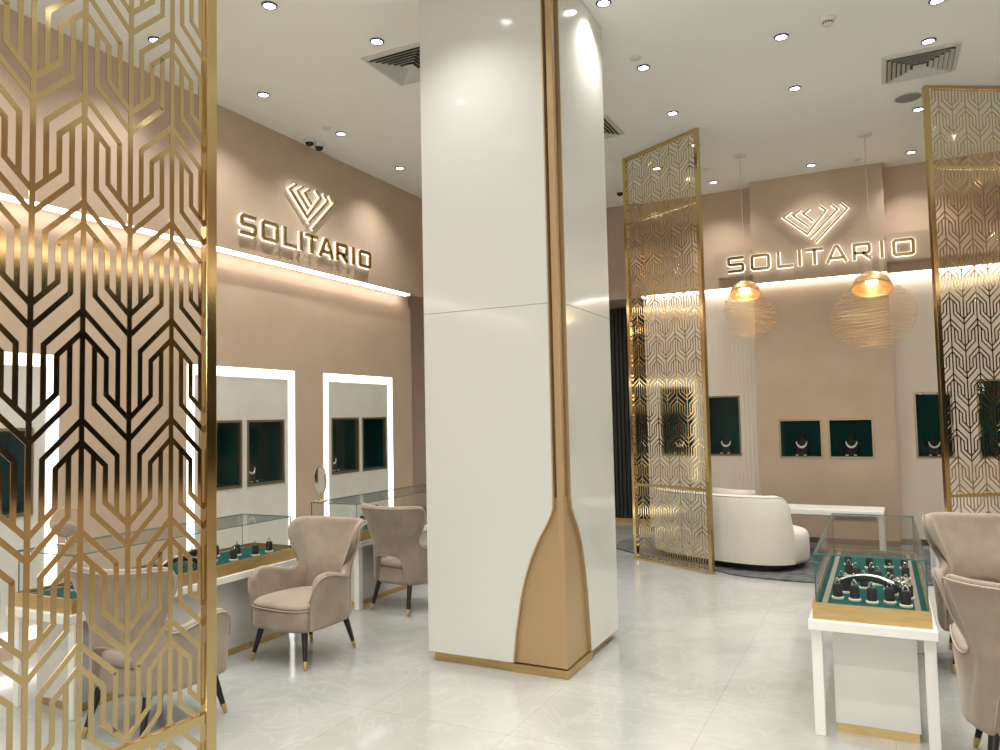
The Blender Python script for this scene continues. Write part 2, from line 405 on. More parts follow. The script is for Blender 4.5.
# left wall light frames with their inset panels and niches
fl = ['glowing rectangular light frame with niches, far left behind the big lattice screen', 'glowing rectangular light frame above the counter behind the facing armchair', 'glowing rectangular light frame nearest the white pillar']
for i, (y0, y1, ns, z0, z1) in enumerate(FR):
    o = thing('light_frame', fl[i], 'light frame', (XL, 0, 0), 0, 'lit frames on the left wall')
    m = MB()
    for a0, a1, b0, b1 in holes_grid(y0+SW-.02, y1-SW+.02, ZB+SW-.02, ZT-SW+.02, [(n[0], n[1], z0, z1) for n in ns]): m.box(-.034, -.012, a0, a1, b0, b1)
    m.build('inset_panel', 'niche_wall', o)
    MB().strips([(y0+SW/2, ZB+SW/2), (y1-SW/2, ZB+SW/2), (y1-SW/2, ZT-SW/2), (y0+SW/2, ZT-SW/2)], SW, -.013, -.004, lambda a, b, d: (d, a, b), True).build('light_strip', 'led_frame', o)
    wh = [('in the frame behind the big lattice screen', 0), ('above the counter behind the facing armchair', 1), ('in the frame nearest the pillar', 2)][i][0]
    for j, n in enumerate(ns):
        side = ['nearer', 'farther'][j]
        niche('display_niche', f'upright emerald niche {wh}, the {side} of its pair', n[0], n[1], z0, z1, 'x', XL-.012, .30, 'niches in the left wall')
        if (i, j) != (2, 1): bust(f'dark necklace bust {wh}, in the {side} niche', (XL-.012-.12, n[0]+.16, z0+.031), PI/2, .95, 'busts in the left wall niches')

# ---------------------------------------------------------------- signs
def letter_strokes():
    h = .205; t = .036; a = t/2; c = .017
    L = {}
    L['S'] = (.21, [([(.205, h-a), (a+c, h-a), (a, h-a-c), (a, h/2+c-.004), (a+c, h/2), (.21-a-c, h/2), (.21-a, h/2-c+.004), (.21-a, a+c), (.21-a-c, a), (.003, a)], False)])
    def ring(w): return [([(a+c, a), (w-a-c, a), (w-a, a+c), (w-a, h-a-c), (w-a-c, h-a), (a+c, h-a), (a, h-a-c), (a, a+c)], True)]
    L['O'] = (.235, ring(.235))
    L['L'] = (.19, [([(a, h), (a, a), (.19, a)], False)])
    L['I'] = (.045, [([(.0225, 0), (.0225, h)], False)])
    L['T'] = (.20, [([(0, h-a), (.20, h-a)], False), ([(.10, h-a), (.10, 0)], False)])
    L['A'] = (.25, [([(.018, 0), (.112, h-.01), (.138, h-.01), (.232, 0)], False), ([(.06, .055), (.19, .055)], False)])
    L['R'] = (.21, [([(a, 0), (a, h-a), (.20-a-c, h-a), (.20-a, h-a-c), (.20-a, .085+c), (.20-a-c, .085), (a, .085)], False), ([(.105, .085), (.195, .006)], False)])
    return L
LS = letter_strokes()
word = [('S', 0.), ('O', .285), ('L', .60), ('I', .842), ('T', .935), ('A', 1.155), ('R', 1.455), ('I', 1.745), ('O', 1.875)]
emblem = dict(s1=[(-.869, 4.082), (-.965, 4.012), (-.697, 3.769), (-.475, 4.036), (-.548, 4.102)], s2=[(-.761, 4.083), (-.85, 4.022), (-.675, 3.858)], s3=[(-.654, 4.084), (-.733, 4.029), (-.622, 3.922)],
              r2=[(-.413, 4.099), (-.348, 4.03), (-.669, 3.715)], r3=[(-.31, 4.1), (-.24, 4.025), (-.611, 3.652)])
def sign(label, loc, rz):
    o = thing('wall_sign', label, 'sign', loc, rz, 'backlit wall signs')
    for ch, x0 in word:
        L = MB(); Hh = MB()
        for pts, cl_ in LS[ch][1]:
            P = [(x0+p[0], p[1]) for p in pts]
            L.strips(P, .036, -.050, -.028, lambda a, b, d: (a, d, b), cl_)
            Hh.strips(P, .050, -.028, -.014, lambda a, b, d: (a, d, b), cl_)
        l = L.build('letter', 'brass', o)
        Hh.build('halo', 'halo', l)
    e = MB(); eh = MB()
    for P in emblem.values():
        P = [(a+1.66, b-3.385) for a, b in P]
        e.strips(P, .022, -.050, -.028, lambda a, b, d: (a, d, b)); eh.strips(P, .036, -.028, -.014, lambda a, b, d: (a, d, b))
    b = e.build('emblem', 'brass', o); eh.build('halo', 'halo', b)
    return o
sign('glowing gold letters with striped heart emblem on the centre back wall', (-1.66, 9.925, 3.385), 0)
s2 = sign('glowing gold letters with striped heart emblem high on the left wall', (XW, 5.185, 3.38), PI/2); s2.scale = (.965, 1, .965)

# ---------------------------------------------------------------- lattice screens
def lattice(m, x0, x1, z0, z1, p, T, zr, xr, k=1., w=.011, th=.010, flipAB=False):
    """arrow lattice; B stems (peaks) at xr+2p*i, A stems (valleys) half way; peaks at height zr+T*j"""
    segs = []
    i0 = math.floor((x0-xr)/(2*p))-1; i1 = math.ceil((x1-xr)/(2*p))+1
    j0 = math.floor((z0-zr)/T)-1; j1 = math.ceil((z1-zr)/T)+2
    g = .2*T
    for i in range(i0, i1+1):
        xb = xr+2*p*i
        segs.append(((xb, z0-1), (xb, z1+1)))
        segs.append(((xb+p, z0-1), (xb+p, z1+1)))
        for sgn in (-1, 1):
            X = lambda f: xb+sgn*p*(1-f)        # f=1 at peak stem, 0 at valley stem
            for j in range(j0, j1+1):
                Z = zr+T*j
                segs.append(((X(1), Z), (X(.25), Z-.75*p*k)))
                segs.append(((X(.25), Z-.75*p*k), (X(.25), Z-T+.25*p*k)))
                segs.append(((X(1), Z-g), (X(.5), Z-g-.5*p*k)))
                segs.append(((X(.5), Z-g-.5*p*k), (X(.5), Z-T+.5*p*k)))
                segs.append(((X(.5), Z-T+.5*p*k), (X(0), Z-T)))
                segs.append(((X(.75), Z-g-.25*p*k), (X(.75), Z-g-T+.75*p*k)))
                segs.append(((X(.75), Z-g-T+.75*p*k), (X(0), Z-g-T)))
    for (a, b) in segs:
        a = list(a); b = list(b)
        # clip to the rectangle
        d = (b[0]-a[0], b[1]-a[1]); t0, t1 = 0., 1.
        ok = True
        for pp, q in ((-d[0], a[0]-x0), (d[0], x1-a[0]), (-d[1], a[1]-z0), (d[1], z1-a[1])):
            if abs(pp) < 1e-9:
                if q < 0: ok = False
            else:
                r = q/pp
                if pp < 0: t0 = max(t0, r)
                else: t1 = min(t1, r)
        if not ok or t1-t0 < 1e-4: continue
        A = (a[0]+d[0]*t0, a[1]+d[1]*t0); B = (a[0]+d[0]*t1, a[1]+d[1]*t1)
        L = math.hypot(B[0]-A[0], B[1]-A[1])
        if L < .004: continue
        u = ((B[0]-A[0])/L*w*.3, (B[1]-A[1])/L*w*.3)
        if abs(d[0]) < 1e-9: u = (0, 0)
        cnt = 0 if abs(d[0]) < 1e-9 and abs(d[1]) > 1.5 else 1+int(abs(hash((round(A[0], 3), round(A[1], 3)))) % 5)
        tt = th*(1-.07*cnt)
        m.strips([(A[0]-u[0], A[1]-u[1]), (B[0]+u[0], B[1]+u[1])], w, -tt/2, tt/2, lambda x, z, y: (x, y, z))
def screen(label, loc, rz, W, p, T, zr, xr, k=1., w=.011, post=.045, th=.0025, pd=.022):
    o = thing('lattice_screen', label, 'screen', loc, rz, 'brass lattice screens')
    c = .83; c2 = 3.78; r = .028
    for x in (0, W-post): MB().box(x, x+post, -pd, pd, 0, H-.001).build('post', 'brass', o, bevel=.003)
    for z in (0, c-r/2, c2-r/2, H-.035): MB().box(post, W-post, -pd*.7, pd*.7, z, z+r+(.006 if z > 4 else 0)).build('rail', 'brass', o, bevel=.002)
    for z0, z1 in ((r, c-r/2), (c+r/2, c2-r/2), (c2+r/2, H-.035)):
        m = MB(); lattice(m, post, W-post, z0, z1, p, T, zr, xr, k, w, th); m.build('lattice_panel', 'lattice', o)
    return o
A = math.radians(85.98)
dx, dy = math.cos(A), math.sin(A)
W1 = 1.16
# the big near screen: its far post stands at (-1.62, 1.46); local x runs from the far end back towards us
ox, oy = -1.621+dx*.028, 1.462+dy*.028
# local x axis = -(dx,dy)
screen('tall brass arrow-lattice screen close in front, filling the left edge', (ox, oy, 0), A+PI, W1, .1165, .2545, 2.634, .028+.1035, 1., .0125, .033, pd=.014)
screen('tall brass lattice screen standing in front of the white sofa', (-2.51, 8.30, 0), math.radians(-29.64), 1.11, .1385, .222, 2.453, .148, .76, .012)
screen('tall brass lattice screen behind the two right-hand armchairs', (.484, 7.769, 0), math.radians(30.6), 1.124, .126, .245, 2.646, .140+.126*0, 1., .011)

# ---------------------------------------------------------------- armchairs
def catmull(P, n):
    out = []
    for i in range(len(P)-1):
        p0 = P[max(i-1, 0)]; p1 = P[i]; p2 = P[i+1]; p3 = P[min(i+2, len(P)-1)]
        for k in range(n):
            t = k/n
            out.append(tuple(.5*((2*b)+(-a+c)*t+(2*a-5*b+4*c-d)*t*t+(-a+3*b-3*c+d)*t**3) for a, b, c, d in zip(p0, p1, p2, p3)))
    out.append(tuple(P[-1])); return out
def superloop(a, b, e, n, cy=0, taper=0):
    out = []
    for k in range(n):
        t = 2*PI*k/n; c, s_ = math.cos(t), math.sin(t)
        x = a*math.copysign(abs(c)**(2/e), c); y = b*math.copysign(abs(s_)**(2/e), s_)
        out.append((x*(1-taper*y/b), y+cy))
    return out
def loft(m, loops, zs):
    n = len(loops[0]); vs = []
    for L, z in zip(loops, zs):
        for i, (x, y) in enumerate(L): vs.append((x, y, z))
    fs = [(i*n+k, i*n+(k+1) % n, (i+1)*n+(k+1) % n, (i+1)*n+k) for i in range(len(loops)-1) for k in range(n)]
    fs += [tuple(range(n))[::-1], tuple(range((len(loops)-1)*n, len(loops)*n))]
    return m.add(vs, fs)
def make_armchair():
    o = thing('wingback_armchair', 'x', 'armchair', (0, 0, 0), 0, 'taupe velvet armchairs')
    # half profile nodes: low x,y | waist x,y | top x,y,z | bottom z
    N_ = [(.000, .272, .000, .300, .000, .392, .896, .470),
          (.075, .271, .070, .298, .095, .388, .897, .467),
          (.130, .262, .118, .287, .165, .376, .899, .450),
          (.158, .252, .144, .275, .210, .360, .900, .390),
          (.174, .245, .160, .265, .238, .346, .901, .240),
          (.218, .218, .196, .240, .292, .300, .902, .236),
          (.246, .185, .214, .215, .325, .235, .898, .236),
          (.256, .165, .220, .195, .338, .180, .872, .236),
          (.262, .150, .224, .182, .378, .160, .775, .236),
          (.267, .138, .230, .172, .385, .160, .680, .236),
          (.272, .125, .240, .160, .310, .155, .596, .236),
          (.280, .095, .266, .125, .272, .125, .560, .236),
          (.288, .040, .292, .060, .296, .060, .566, .236),
          (.293, -.030, .308, -.020, .308, -.020, .588, .236),
          (.296, -.110, .315, -.110, .315, -.110, .604, .236),
          (.294, -.190, .312, -.195, .312, -.195, .594, .236),
          (.280, -.238, .294, -.245, .294, -.245, .530, .236),
          (.266, -.250, .276, -.256, .276, -.256, .450, .240)]
    half = catmull(N_, 2)
    full = [(-a[0], a[1], -a[2], a[3], -a[4], a[5], a[6], a[7]) for a in half[:0:-1]]+half
    NV = 9
    def pos(c, z):
        lx, ly, wx, wy, tx, ty, tz, bz = c
        if z < .56:
            t = max(0, (z-.24)/.32); t = t*t*(3-2*t); return (lx+(wx-lx)*t, ly+(wy-ly)*t, z)
        t = min(1, (z-.56)/.32); return (wx+(tx-wx)*t, wy+(ty-wy)*t, z)
    O = [[pos(c, c[7]+(c[6]-c[7])*j/(NV-1)) for j in range(NV)] for c in full]
    nU = len(full); TH = .05; I = []
    for i in range(nU):
        row = []
        for j in range(NV):
            a = O[max(i-1, 0)][j]; b = O[min(i+1, nU-1)][j]
            # use same-height neighbours for a clean horizontal normal
            z = O[i][j][2]
            a = pos(full[max(i-1, 0)], z); b = pos(full[min(i+1, nU-1)], z)
            t = Vector((b[0]-a[0], b[1]-a[1])); t = t.normalized() if t.length > 1e-6 else Vector((1, 0))
            n = Vector((t.y, -t.x))            # pointing inwards for this travel direction
            p = Vector(O[i][j][:2])
            if n.dot(Vector((0, -.02))-p) < 0 and abs(O[i][j][1]) < .2 and False: n = -n
            q = p+n*TH
            row.append((q.x, q.y, z))
        I.append(row)
    m = MB(); vs = [p for r in O for p in r]+[p for r in I for p in r]; K = nU*NV
    fs = []
    for i in range(nU-1):
        for j in range(NV-1):
            a, b, c, d = i*NV+j, (i+1)*NV+j, (i+1)*NV+j+1, i*NV+j+1
            fs.append((a, b, c, d)); fs.append((K+a, K+d, K+c, K+b))
        a, b = i*NV, (i+1)*NV; fs.append((a, K+a, K+b, b))
        a, b = i*NV+NV-1, (i+1)*NV+NV-1; fs.append((a, b, K+b, K+a))
    for j in range(NV-1):
        a, b = j, j+1; fs.append((a, b, K+b, K+a))
        a, b = (nU-1)*NV+j, (nU-1)*NV+j+1; fs.append((a, K+a, K+b, b))
    back = m.add(vs, fs).build('backrest', 'velvet', o, smooth=True, subsurf=2)
    # piping along the outer top edge
    def edge(c, dz, out=.004):
        z = c[6]-dz; p = pos(c, z); v = Vector((p[0], p[1]-.0)); d = v.normalized()*out if v.length > 0 else Vector((0, 0))
        return (p[0]+d.x, p[1]+d.y, z)
    MB().tube([edge(c, .022) for c in full], .0042, 6).build('piping', 'piping', o, smooth=True)
    cut = [c for c in full if c[7] > .237 and abs(c[0]) < .18]
    MB().tube([(pos(c, c[7])[0]*1.0, pos(c, c[7])[1]-.004, c[7]+.012) for c in cut], .0042, 6).build('piping', 'piping', o, smooth=True)
    # seat: skirt and cushion
    lp = lambda d: superloop(.268-d, .278-d, 3.3, 44, -.040, .085)
    m = MB(); loft(m, [lp(.02), lp(.003), lp(0), lp(0), lp(.004), lp(.02)], [.232, .238, .26, .355, .366, .370]); m.build('seat', 'velvet', o, smooth=True)
    m = MB(); loft(m, [lp(.02), lp(.002), lp(.004), lp(.018), lp(.06), lp(.14), lp(.2)], [.370, .376, .392, .408, .420, .428, .430]); m.build('seat_cushion', 'velvet', o, smooth=True)
    MB().tube([(x, y, .372) for x, y in (lp(-.002)[22:]+lp(-.002)[:1]) if y < -.14], .004, 6).build('piping', 'piping', o, smooth=True)
    for sx, sy in ((-1, -1), (1, -1), (-1, 1), (1, 1)):
        f = Vector((sx*(.245 if sy < 0 else .205), sy*.265, 0)); t = Vector((sx*(.19 if sy < 0 else .17), sy*.205-.01, .245))
        leg = MB().tube([f+(t-f)*.2, t], [.0135, .023], 12).build('leg', 'black', o, smooth='auto')
        MB().tube([f+(t-f)*k for k in (0, .02, .2, .215)], [.0095, .0105, .0155, .0145], 12).build('tip', 'brass_satin', leg, smooth='auto')
    return o
proto = make_armchair()
GA = 'taupe velvet armchairs'
proto.location = (-3.61, 4.14, 0); proto.rotation_euler = (0, 0, math.radians(-3))
proto['label'] = 'taupe velvet wingback armchair left of the pillar, seat facing us'
dup(proto, 'taupe velvet wingback armchair seen from behind, partly hidden by the pillar', (-3.675, 5.53, 0), PI+math.radians(-8), GA)
dup(proto, 'taupe velvet wingback armchair seen from behind through the big lattice screen', (-3.545, 2.86, 0), PI+math.radians(3), GA)
dup(proto, 'taupe velvet wingback armchair seen from behind, cut by the right edge', (.557, 3.99, 0), PI+math.radians(-5), GA)
dup(proto, 'taupe velvet wingback armchair facing us beside the glass case, back against the screen', (.565, 5.66, 0), math.radians(2), GA)

# ---------------------------------------------------------------- curved sofas
def make_sofa(name, label, cat, a, b, loc, rz, hb, group, e=2.9):
    o = thing(name, label, cat, loc, rz, group)
    lp = lambda d, dy=0: superloop(a-d, b-d, e, 64, dy)
    m = MB(); loft(m, [lp(.10), lp(.10)], [0.0, .06]); m.build('plinth', 'black', o)  # supports the seat; its black colour stands in for the shadow gap beneath
    m = MB(); loft(m, [lp(.06), lp(.012), lp(0), lp(0), lp(.01), lp(.03), lp(.08), lp(.2)], [.055, .065, .10, .30, .345, .37, .385, .39]); m.build('seat', 'boucle', o, smooth=True)
    # back shell following the rear (-y) rim and wrapping the ends
    m = MB(); n = 44; a0, a1 = PI*1.0, PI*1.95
    out = []; T = .17
    for i in range(n+1):
        t = a0+(a1-a0)*i/n; c, s_ = math.cos(t), math.sin(t)
        def pt(aa, bb): return (aa*math.copysign(abs(c)**(2/e), c), bb*math.copysign(abs(s_)**(2/e), s_))
        f = min(1, min(i, n-i)/4.); z1 = .43+(hb-.43)*(math.sqrt(max(0, 1-(1-f)**2)))
        p = pt(a+.012, b+.012); q = pt(a-T, b-T)
        sec = [(0, .07), (0, .2), (0, (z1+.2)/2), (.0, z1-.06), (.08, z1-.015), (.35, z1), (.65, z1), (.92, z1-.02), (1, z1-.07), (1, .3)]
        out.append([(p[0]+(q[0]-p[0])*u, p[1]+(q[1]-p[1])*u, z) for u, z in sec])
    k = len(out[0]); vs = [p for r in out for p in r]
    fs = [(i*k+j, (i+1)*k+j, (i+1)*k+j+1, i*k+j+1) for i in range(n) for j in range(k-1)]+[tuple(range(k)), tuple(range(n*k, (n+1)*k))[::-1]]
    m.add(vs, fs).build('backrest', 'boucle', o, smooth='auto')
    pts = [(x, y, z) for x, y, z in [(r[4][0]*.998, r[4][1]*.998, r[4][2]+.006) for r in out]]
    MB().tube(pts, .006, 6).build('piping', 'boucle', o, smooth=True)
    return o
rp = catmull([(-2.95, 8.86), (-2.50, 8.49), (-2.0, 8.19), (-1.56, 7.93), (-1.30, 7.745), (-.74, 7.675), (-.2, 7.74), (.45, 8.0), (1.1, 8.5), (1.2, 9.3), (.6, 9.85), (-.8, 9.9), (-2.3, 9.9), (-2.95, 9.5), (-2.95, 8.86)], 4)[:-1]
rug = MB().prism(rp, .001, .014, lambda a, b, d: (a, b, d)).build('rug', 'rug', None)
tag(rug, 'dark charcoal rug under the white sofa', 'rug')
ZR = .014
make_sofa('curved_sofa', 'ivory curved-back sofa behind the tall middle screen, seen from behind', 'sofa', .87, .5, (-1.545, 8.60, ZR), math.radians(-26), .745, 'ivory seats', 2.6)
make_sofa('tub_armchair', 'ivory rounded armchair mostly hidden behind the right-hand screen', 'armchair', .42, .42, (.90, 8.98, ZR), math.radians(20), .75, 'ivory seats', 2.6)
def pillow(label, loc, rx, rz, w=.42, h=.36):
    m = MB(); n = 12; vs = []; fs = []
    for s_ in (-1, 1):
        for i in range(n+1):
            for j in range(n+1):
                u = i/n*2-1; v = j/n*2-1
                th = .06*((1-abs(u)**2.5)*(1-abs(v)**2.5))**.5
                k = 1-.05*(1-abs(u))*abs(v)-.0; k2 = 1-.05*(1-abs(v))*abs(u)
                vs.append((u*w/2*k2, s_*th, v*h/2*k))
    K = (n+1)**2
    for i in range(n):
        for j in range(n):
            a = i*(n+1)+j; f = (a, a+n+1, a+n+2, a+1); fs.append(f); fs.append(tuple(K+q for q in f[::-1]))
    o = m.add(vs, fs).build('cushion', 'boucle', None, smooth=True)
    o.location = loc; o.rotation_euler = (rx, 0, rz)
    return tag(o, label, 'cushion')
pillow('flat ivory cushion propped on the curved sofa, peeking above its back', (-1.42, 8.36, ZR+.60), math.radians(12), math.radians(-26), .56, .38)
# coffee table behind the sofa
ct = thing('coffee_table', 'long low white table between the sofa and the back wall', 'table', (-.60, 9.25, ZR), math.radians(-2))
MB().box(-.66, .60, -.24, .24, .455, .51).build('tabletop', 'white_paint', ct, bevel=.004)
for sx in (-.64, .545):
    for sy in (-.22, .17): MB().box(sx, sx+.05, sy, sy+.05, 0, .455).build('leg', 'white_paint', ct, bevel=.003)
ct2 = thing('side_table', 'small white table seen past the glass case, beside the right armchair', 'table', (.545, 8.22, ZR), math.radians(10))
MB().box(-.17, .15, -.12, .12, .34, .39).build('tabletop', 'white_paint', ct2, bevel=.004)
for sx in (-.16, .10):
    for sy in (-.11, .07): MB().box(sx, sx+.04, sy, sy+.04, 0, .34).build('leg', 'white_paint', ct2, bevel=.003)

# ---------------------------------------------------------------- glass display tables
def glass_pane(m, x0, x1, y0, y1, z0, z1):
    """thin box; big faces clear (0), the narrow ones green (1)"""
    vs = [(x, y, z) for z in (z0, z1) for y in (y0, y1) for x in (x0, x1)]
    fs = [(0, 2, 3, 1), (4, 5, 7, 6), (0, 1, 5, 4), (2, 6, 7, 3), (0, 4, 6, 2), (1, 3, 7, 5)]
    ar = [(x1-x0)*(y1-y0)]*2+[(x1-x0)*(z1-z0)]*2+[(y1-y0)*(z1-z0)]*2; big = max(ar)
    n = len(m.v); m.v += vs
    for f, a in zip(fs, ar): m.f.append(tuple(i+n for i in f)); m.mi.append(0 if a >= big*.99 else 1)
def vitrine(label, loc, rz, L, deck_to=None, W=.56):
    """local: x across (0..W), y along (0..L), origin at a floor corner"""
    o = thing('display_table', label, 'display table', loc, rz, 'white glass-topped display tables')
    MB().box(0, W, 0, L, .522, .568).build('tabletop', 'white_paint', o, bevel=.003)
    for x in (.008, W-.058):
        for y in (.04, L-.11): MB().box(x, x+.05, y, y+.055, 0, .522).build('leg', 'white_paint', o, bevel=.003)
    MB().box(.10, W-.085, .12, L-.12, .045, .522).build('storage_panel', 'grey_panel', o, bevel=.003)
    MB().box(.108, W-.093, .128, L-.128, 0, .05).build('base_strip', 'brass_satin', o)
    e = L-.05
    D = deck_to or e
    m = MB()
    for x0, x1, y0, y1 in ((.02, W-.02, .035, .05), (.02, W-.02, e-.015, e), (.02, .035, .05, e-.015), (W-.035, W-.02, .05, e-.015)): m.box(x0, x1, y0, y1, .568, .648)
    m.box(.035, W-.035, .05, e-.015, .568, .60)
    m.build('rim', 'brass_satin', o)
    MB().box(.036, W-.036, .051, D-.016, .60, .632).build('deck', 'teal', o)
    MB().box(.06, .085, .055, D-.02, .632, .634).box(W-.085, W-.06, .055, D-.02, .632, .634).build('side_strips', 'wood', o)
    t = .006; g0, g1 = .045, D-.01; z0, z1 = .635, .889; x0, x1 = .035, W-.03
    m = MB()
    glass_pane(m, x0-.004, x1+.004, g0-.004, g1+.004, z1-t, z1)
    glass_pane(m, x0, x1, g0, g0+t, z0, z1-t); glass_pane(m, x0, x1, g1-t, g1, z0, z1-t)
    glass_pane(m, x0, x0+t, g0+t, g1-t, z0, z1-t); glass_pane(m, x1-t, x1, g0+t, g1-t, z0, z1-t)
    m.build('glass_case', ['pane', 'pane_edge'], o)
    return o
vitrine('white display table with glass case standing in the right foreground', (-.363, 4.08, 0), 0, 1.76)
vitrine('white display table with glass case behind the big lattice screen', (-4.555, 2.67, 0), 0, 1.95, 1.79, .56)
vitrine('white display table with glass case beside the armchair next to the pillar', (-4.565, 5.22, 0), 0, 2.0, None, .56)

# jewellery on the decks
def make_ring_stand():
    o = thing('ring_stand', 'x', 'jewellery stand', (0, 0, 0), 0, 'ring stands')
    MB().lathe([(.0255, 0), (.0265, .003), (.0265, .009), (.024, .011)], n=20).build('base_disc', 'ivory', o, smooth='auto')
    MB().lathe([(.021, .011), (.021, .060), (.017, .068), (.013, .069)], n=20).build('post', 'black_velvet', o, smooth='auto')
    m = MB(); m.tube([(.011*math.cos(t), 0, .076+.011*math.sin(t)) for t in [2*PI*i/16 for i in range(16)]], .0022, 6, True)
    m.lathe([(.001, .084), (.006, .088), (.007, .092), (.004, .095), (.001, .0955)], n=8); m.build('ring', 'silver', o, smooth='auto')
    return o
ring = make_ring_stand(); first = [True]
def put_ring(label, x, y, z=.632, group='ring stands', s=1.):
    o = ring if first[0] else copy_tree(ring); first[0] = False
    o.location = (x, y, z); o.rotation_euler = (0, 0, random.uniform(-.6, .6)); o.scale = (s,)*3
    o['label'] = label; o['group'] = group; return o
for k, x in enumerate((-.235, -.155, -.075, .005, .075)):
    put_ring(['leftmost', 'second from left', 'middle', 'fourth from left', 'rightmost'][k]+' ring stand in the front row of the right glass case', x, 4.29+(.03, .015, -.01, .02, -.03)[k], group='ring stands in the right glass case', s=1.12)
for r, y in enumerate((4.62, 4.92, 5.25)):
    for k, x in enumerate((-.22, -.10, .02, .10)):
        put_ring('small ring stand in the right glass case, behind the bracelet', x+random.uniform(-.02, .02), y+random.uniform(-.05, .05), group='ring stands behind the bracelet in the right glass case')
for k, (x, y) in enumerate(((-.20, 4.47), (.02, 4.50), (.09, 4.44), (-.05, 4.73), (-.16, 4.80))):
    put_ring('small ring stand in the right glass case, behind the bracelet', x, y, group='ring stands behind the bracelet in the right glass case', s=1.1)
for k, (x, y) in enumerate(((.045, 4.365), (.085, 4.335))):
    g = MB().lathe([(.004, 0), (.017, .012), (.020, .028), (.012, .044), (.002, .048)], n=8).build('crystal_ornament', 'silver', None, smooth='auto', loc=(x, y, .632+.075))
    tag(g, ['faceted silver crystal at the end of the arched bracelet, nearer the middle', 'faceted silver crystal at the end of the arched bracelet, nearer the armchair'][k], 'ornament', 'silver crystals in the right glass case')
def bracelet(label, loc, rz, L=.32):
    o = thing('bracelet_stand', label, 'jewellery stand', loc, rz, 'bracelet stands')
    P = [(-L/2+L*i/16, .0, .055+.045*math.sin(PI*i/16)) for i in range(17)]
    MB().tube([(x, y, z*.92-.004) for x, y, z in P], .016, 10).build('cushion_arc', 'black_velvet', o, smooth=True)
    MB().tube([(x, -.013, z+.006) for x, y, z in P], .0045, 6).tube([(x, .013, z+.006) for x, y, z in P], .0045, 6).build('band', 'silver', o, smooth=True)
    MB().lathe([(.024, 0), (.026, .004), (.012, .012), (.009, .05)], (-L/2+.01, 0, 0), 14).lathe([(.024, 0), (.026, .004), (.012, .012), (.009, .05)], (L/2-.01, 0, 0), 14).build('feet', 'black', o, smooth='auto')
    MB().lathe([(.002, -.012), (.015, -.008), (.018, 0), (.015, .01), (.003, .017)], (L/2, 0, .075), 12).build('charm', 'silver', o, smooth=True)
    return o
bracelet('long arched silver bracelet on a stand in the right glass case', (-.09, 4.44, .632), math.radians(-12))
bracelet('black arched bracelet cushion lying in the left glass case near its end', (-4.16, 3.55, .632), math.radians(75), .26)
bracelet('black arched bracelet cushion in the left glass case, nearer the big screen', (-4.28, 3.75, .632), math.radians(95), .22)
sx = [(-4.10, 3.25), (-4.26, 3.12), (-4.12, 3.02), (-4.30, 2.92), (-4.12, 2.86), (-4.20, 3.40)]
for k, (x, y) in enumerate(sx): put_ring('ring stand at the screened end of the left glass case', x, y, group='ring stands at the screened end of the left case')
sx = [(-4.13, 3.98), (-4.24, 3.90), (-4.36, 3.82), (-4.12, 4.18), (-4.26, 4.14), (-4.14, 4.34), (-4.38, 4.05)]
for k, (x, y) in enumerate(sx): put_ring('black ring stand in the left glass case beside the facing armchair', x, y, group='ring stands in the left case by the facing chair', s=1.15)
for k in range(12): put_ring('black ring stand in the glass case beside the pillar', -4.12-.11*(k % 3), 5.75+.12*(k//3)+random.uniform(-.03, .03), group='ring stands in the case beside the pillar', s=1.25)
def cone(label, x, y, s=1.):
    o = thing('earring_stand', label, 'jewellery stand', (x, y, .632), .3, 'earring stands')
    MB().prism([(-.04*s, 0), (.04*s, 0), (.012*s, .13*s), (-.012*s, .13*s)], -.012, .012, lambda a, b, d: (d, a, b)).build('board', 'black_velvet', o)
    for k in range(3): MB().lathe([(.001, -.004), (.005, 0), (.001, .005)], (.014, (-.018+.018*k)*s, .035+.03*k), 8, 'x').build('earring', 'pearl', o, smooth=True)
cone('tapered dark earring board in the glass case beside the pillar', -4.30, 5.92, 1.3)
cone('smaller tapered earring board in the screened end of the left glass case', -4.32, 3.0, 1.)
# vanity mirrors on the cases
def vanity(label, loc, rz, tilt=.12):
    o = thing('vanity_mirror', label, 'mirror', loc, rz, 'round vanity mirrors')
    MB().lathe([(.06, 0), (.062, .004), (.056, .009), (.010, .012), (.006, .02), (.006, .07)], n=24).build('stand', 'brass', o, smooth='auto')
    m = MB().lathe([(.118, -.008), (.126, -.004), (.126, .004), (.118, .008)], (0, 0, .19), 40, 'y'); f = m.build('frame', 'brass_satin', o, smooth='auto')
    MB().lathe([(.116, -.0095), (.116, -.0085)], (0, 0, .19), 40, 'y').build('mirror_glass', 'mirror', o)
    return o
vanity('round gold vanity mirror on the glass case beside the pillar', (-4.50, 5.36, .889), math.radians(-27))
vanity('round gold vanity mirror on the glass case behind the big lattice screen', (-4.44, 2.95, .889), math.radians(66)).scale = (.72, .72, .72)

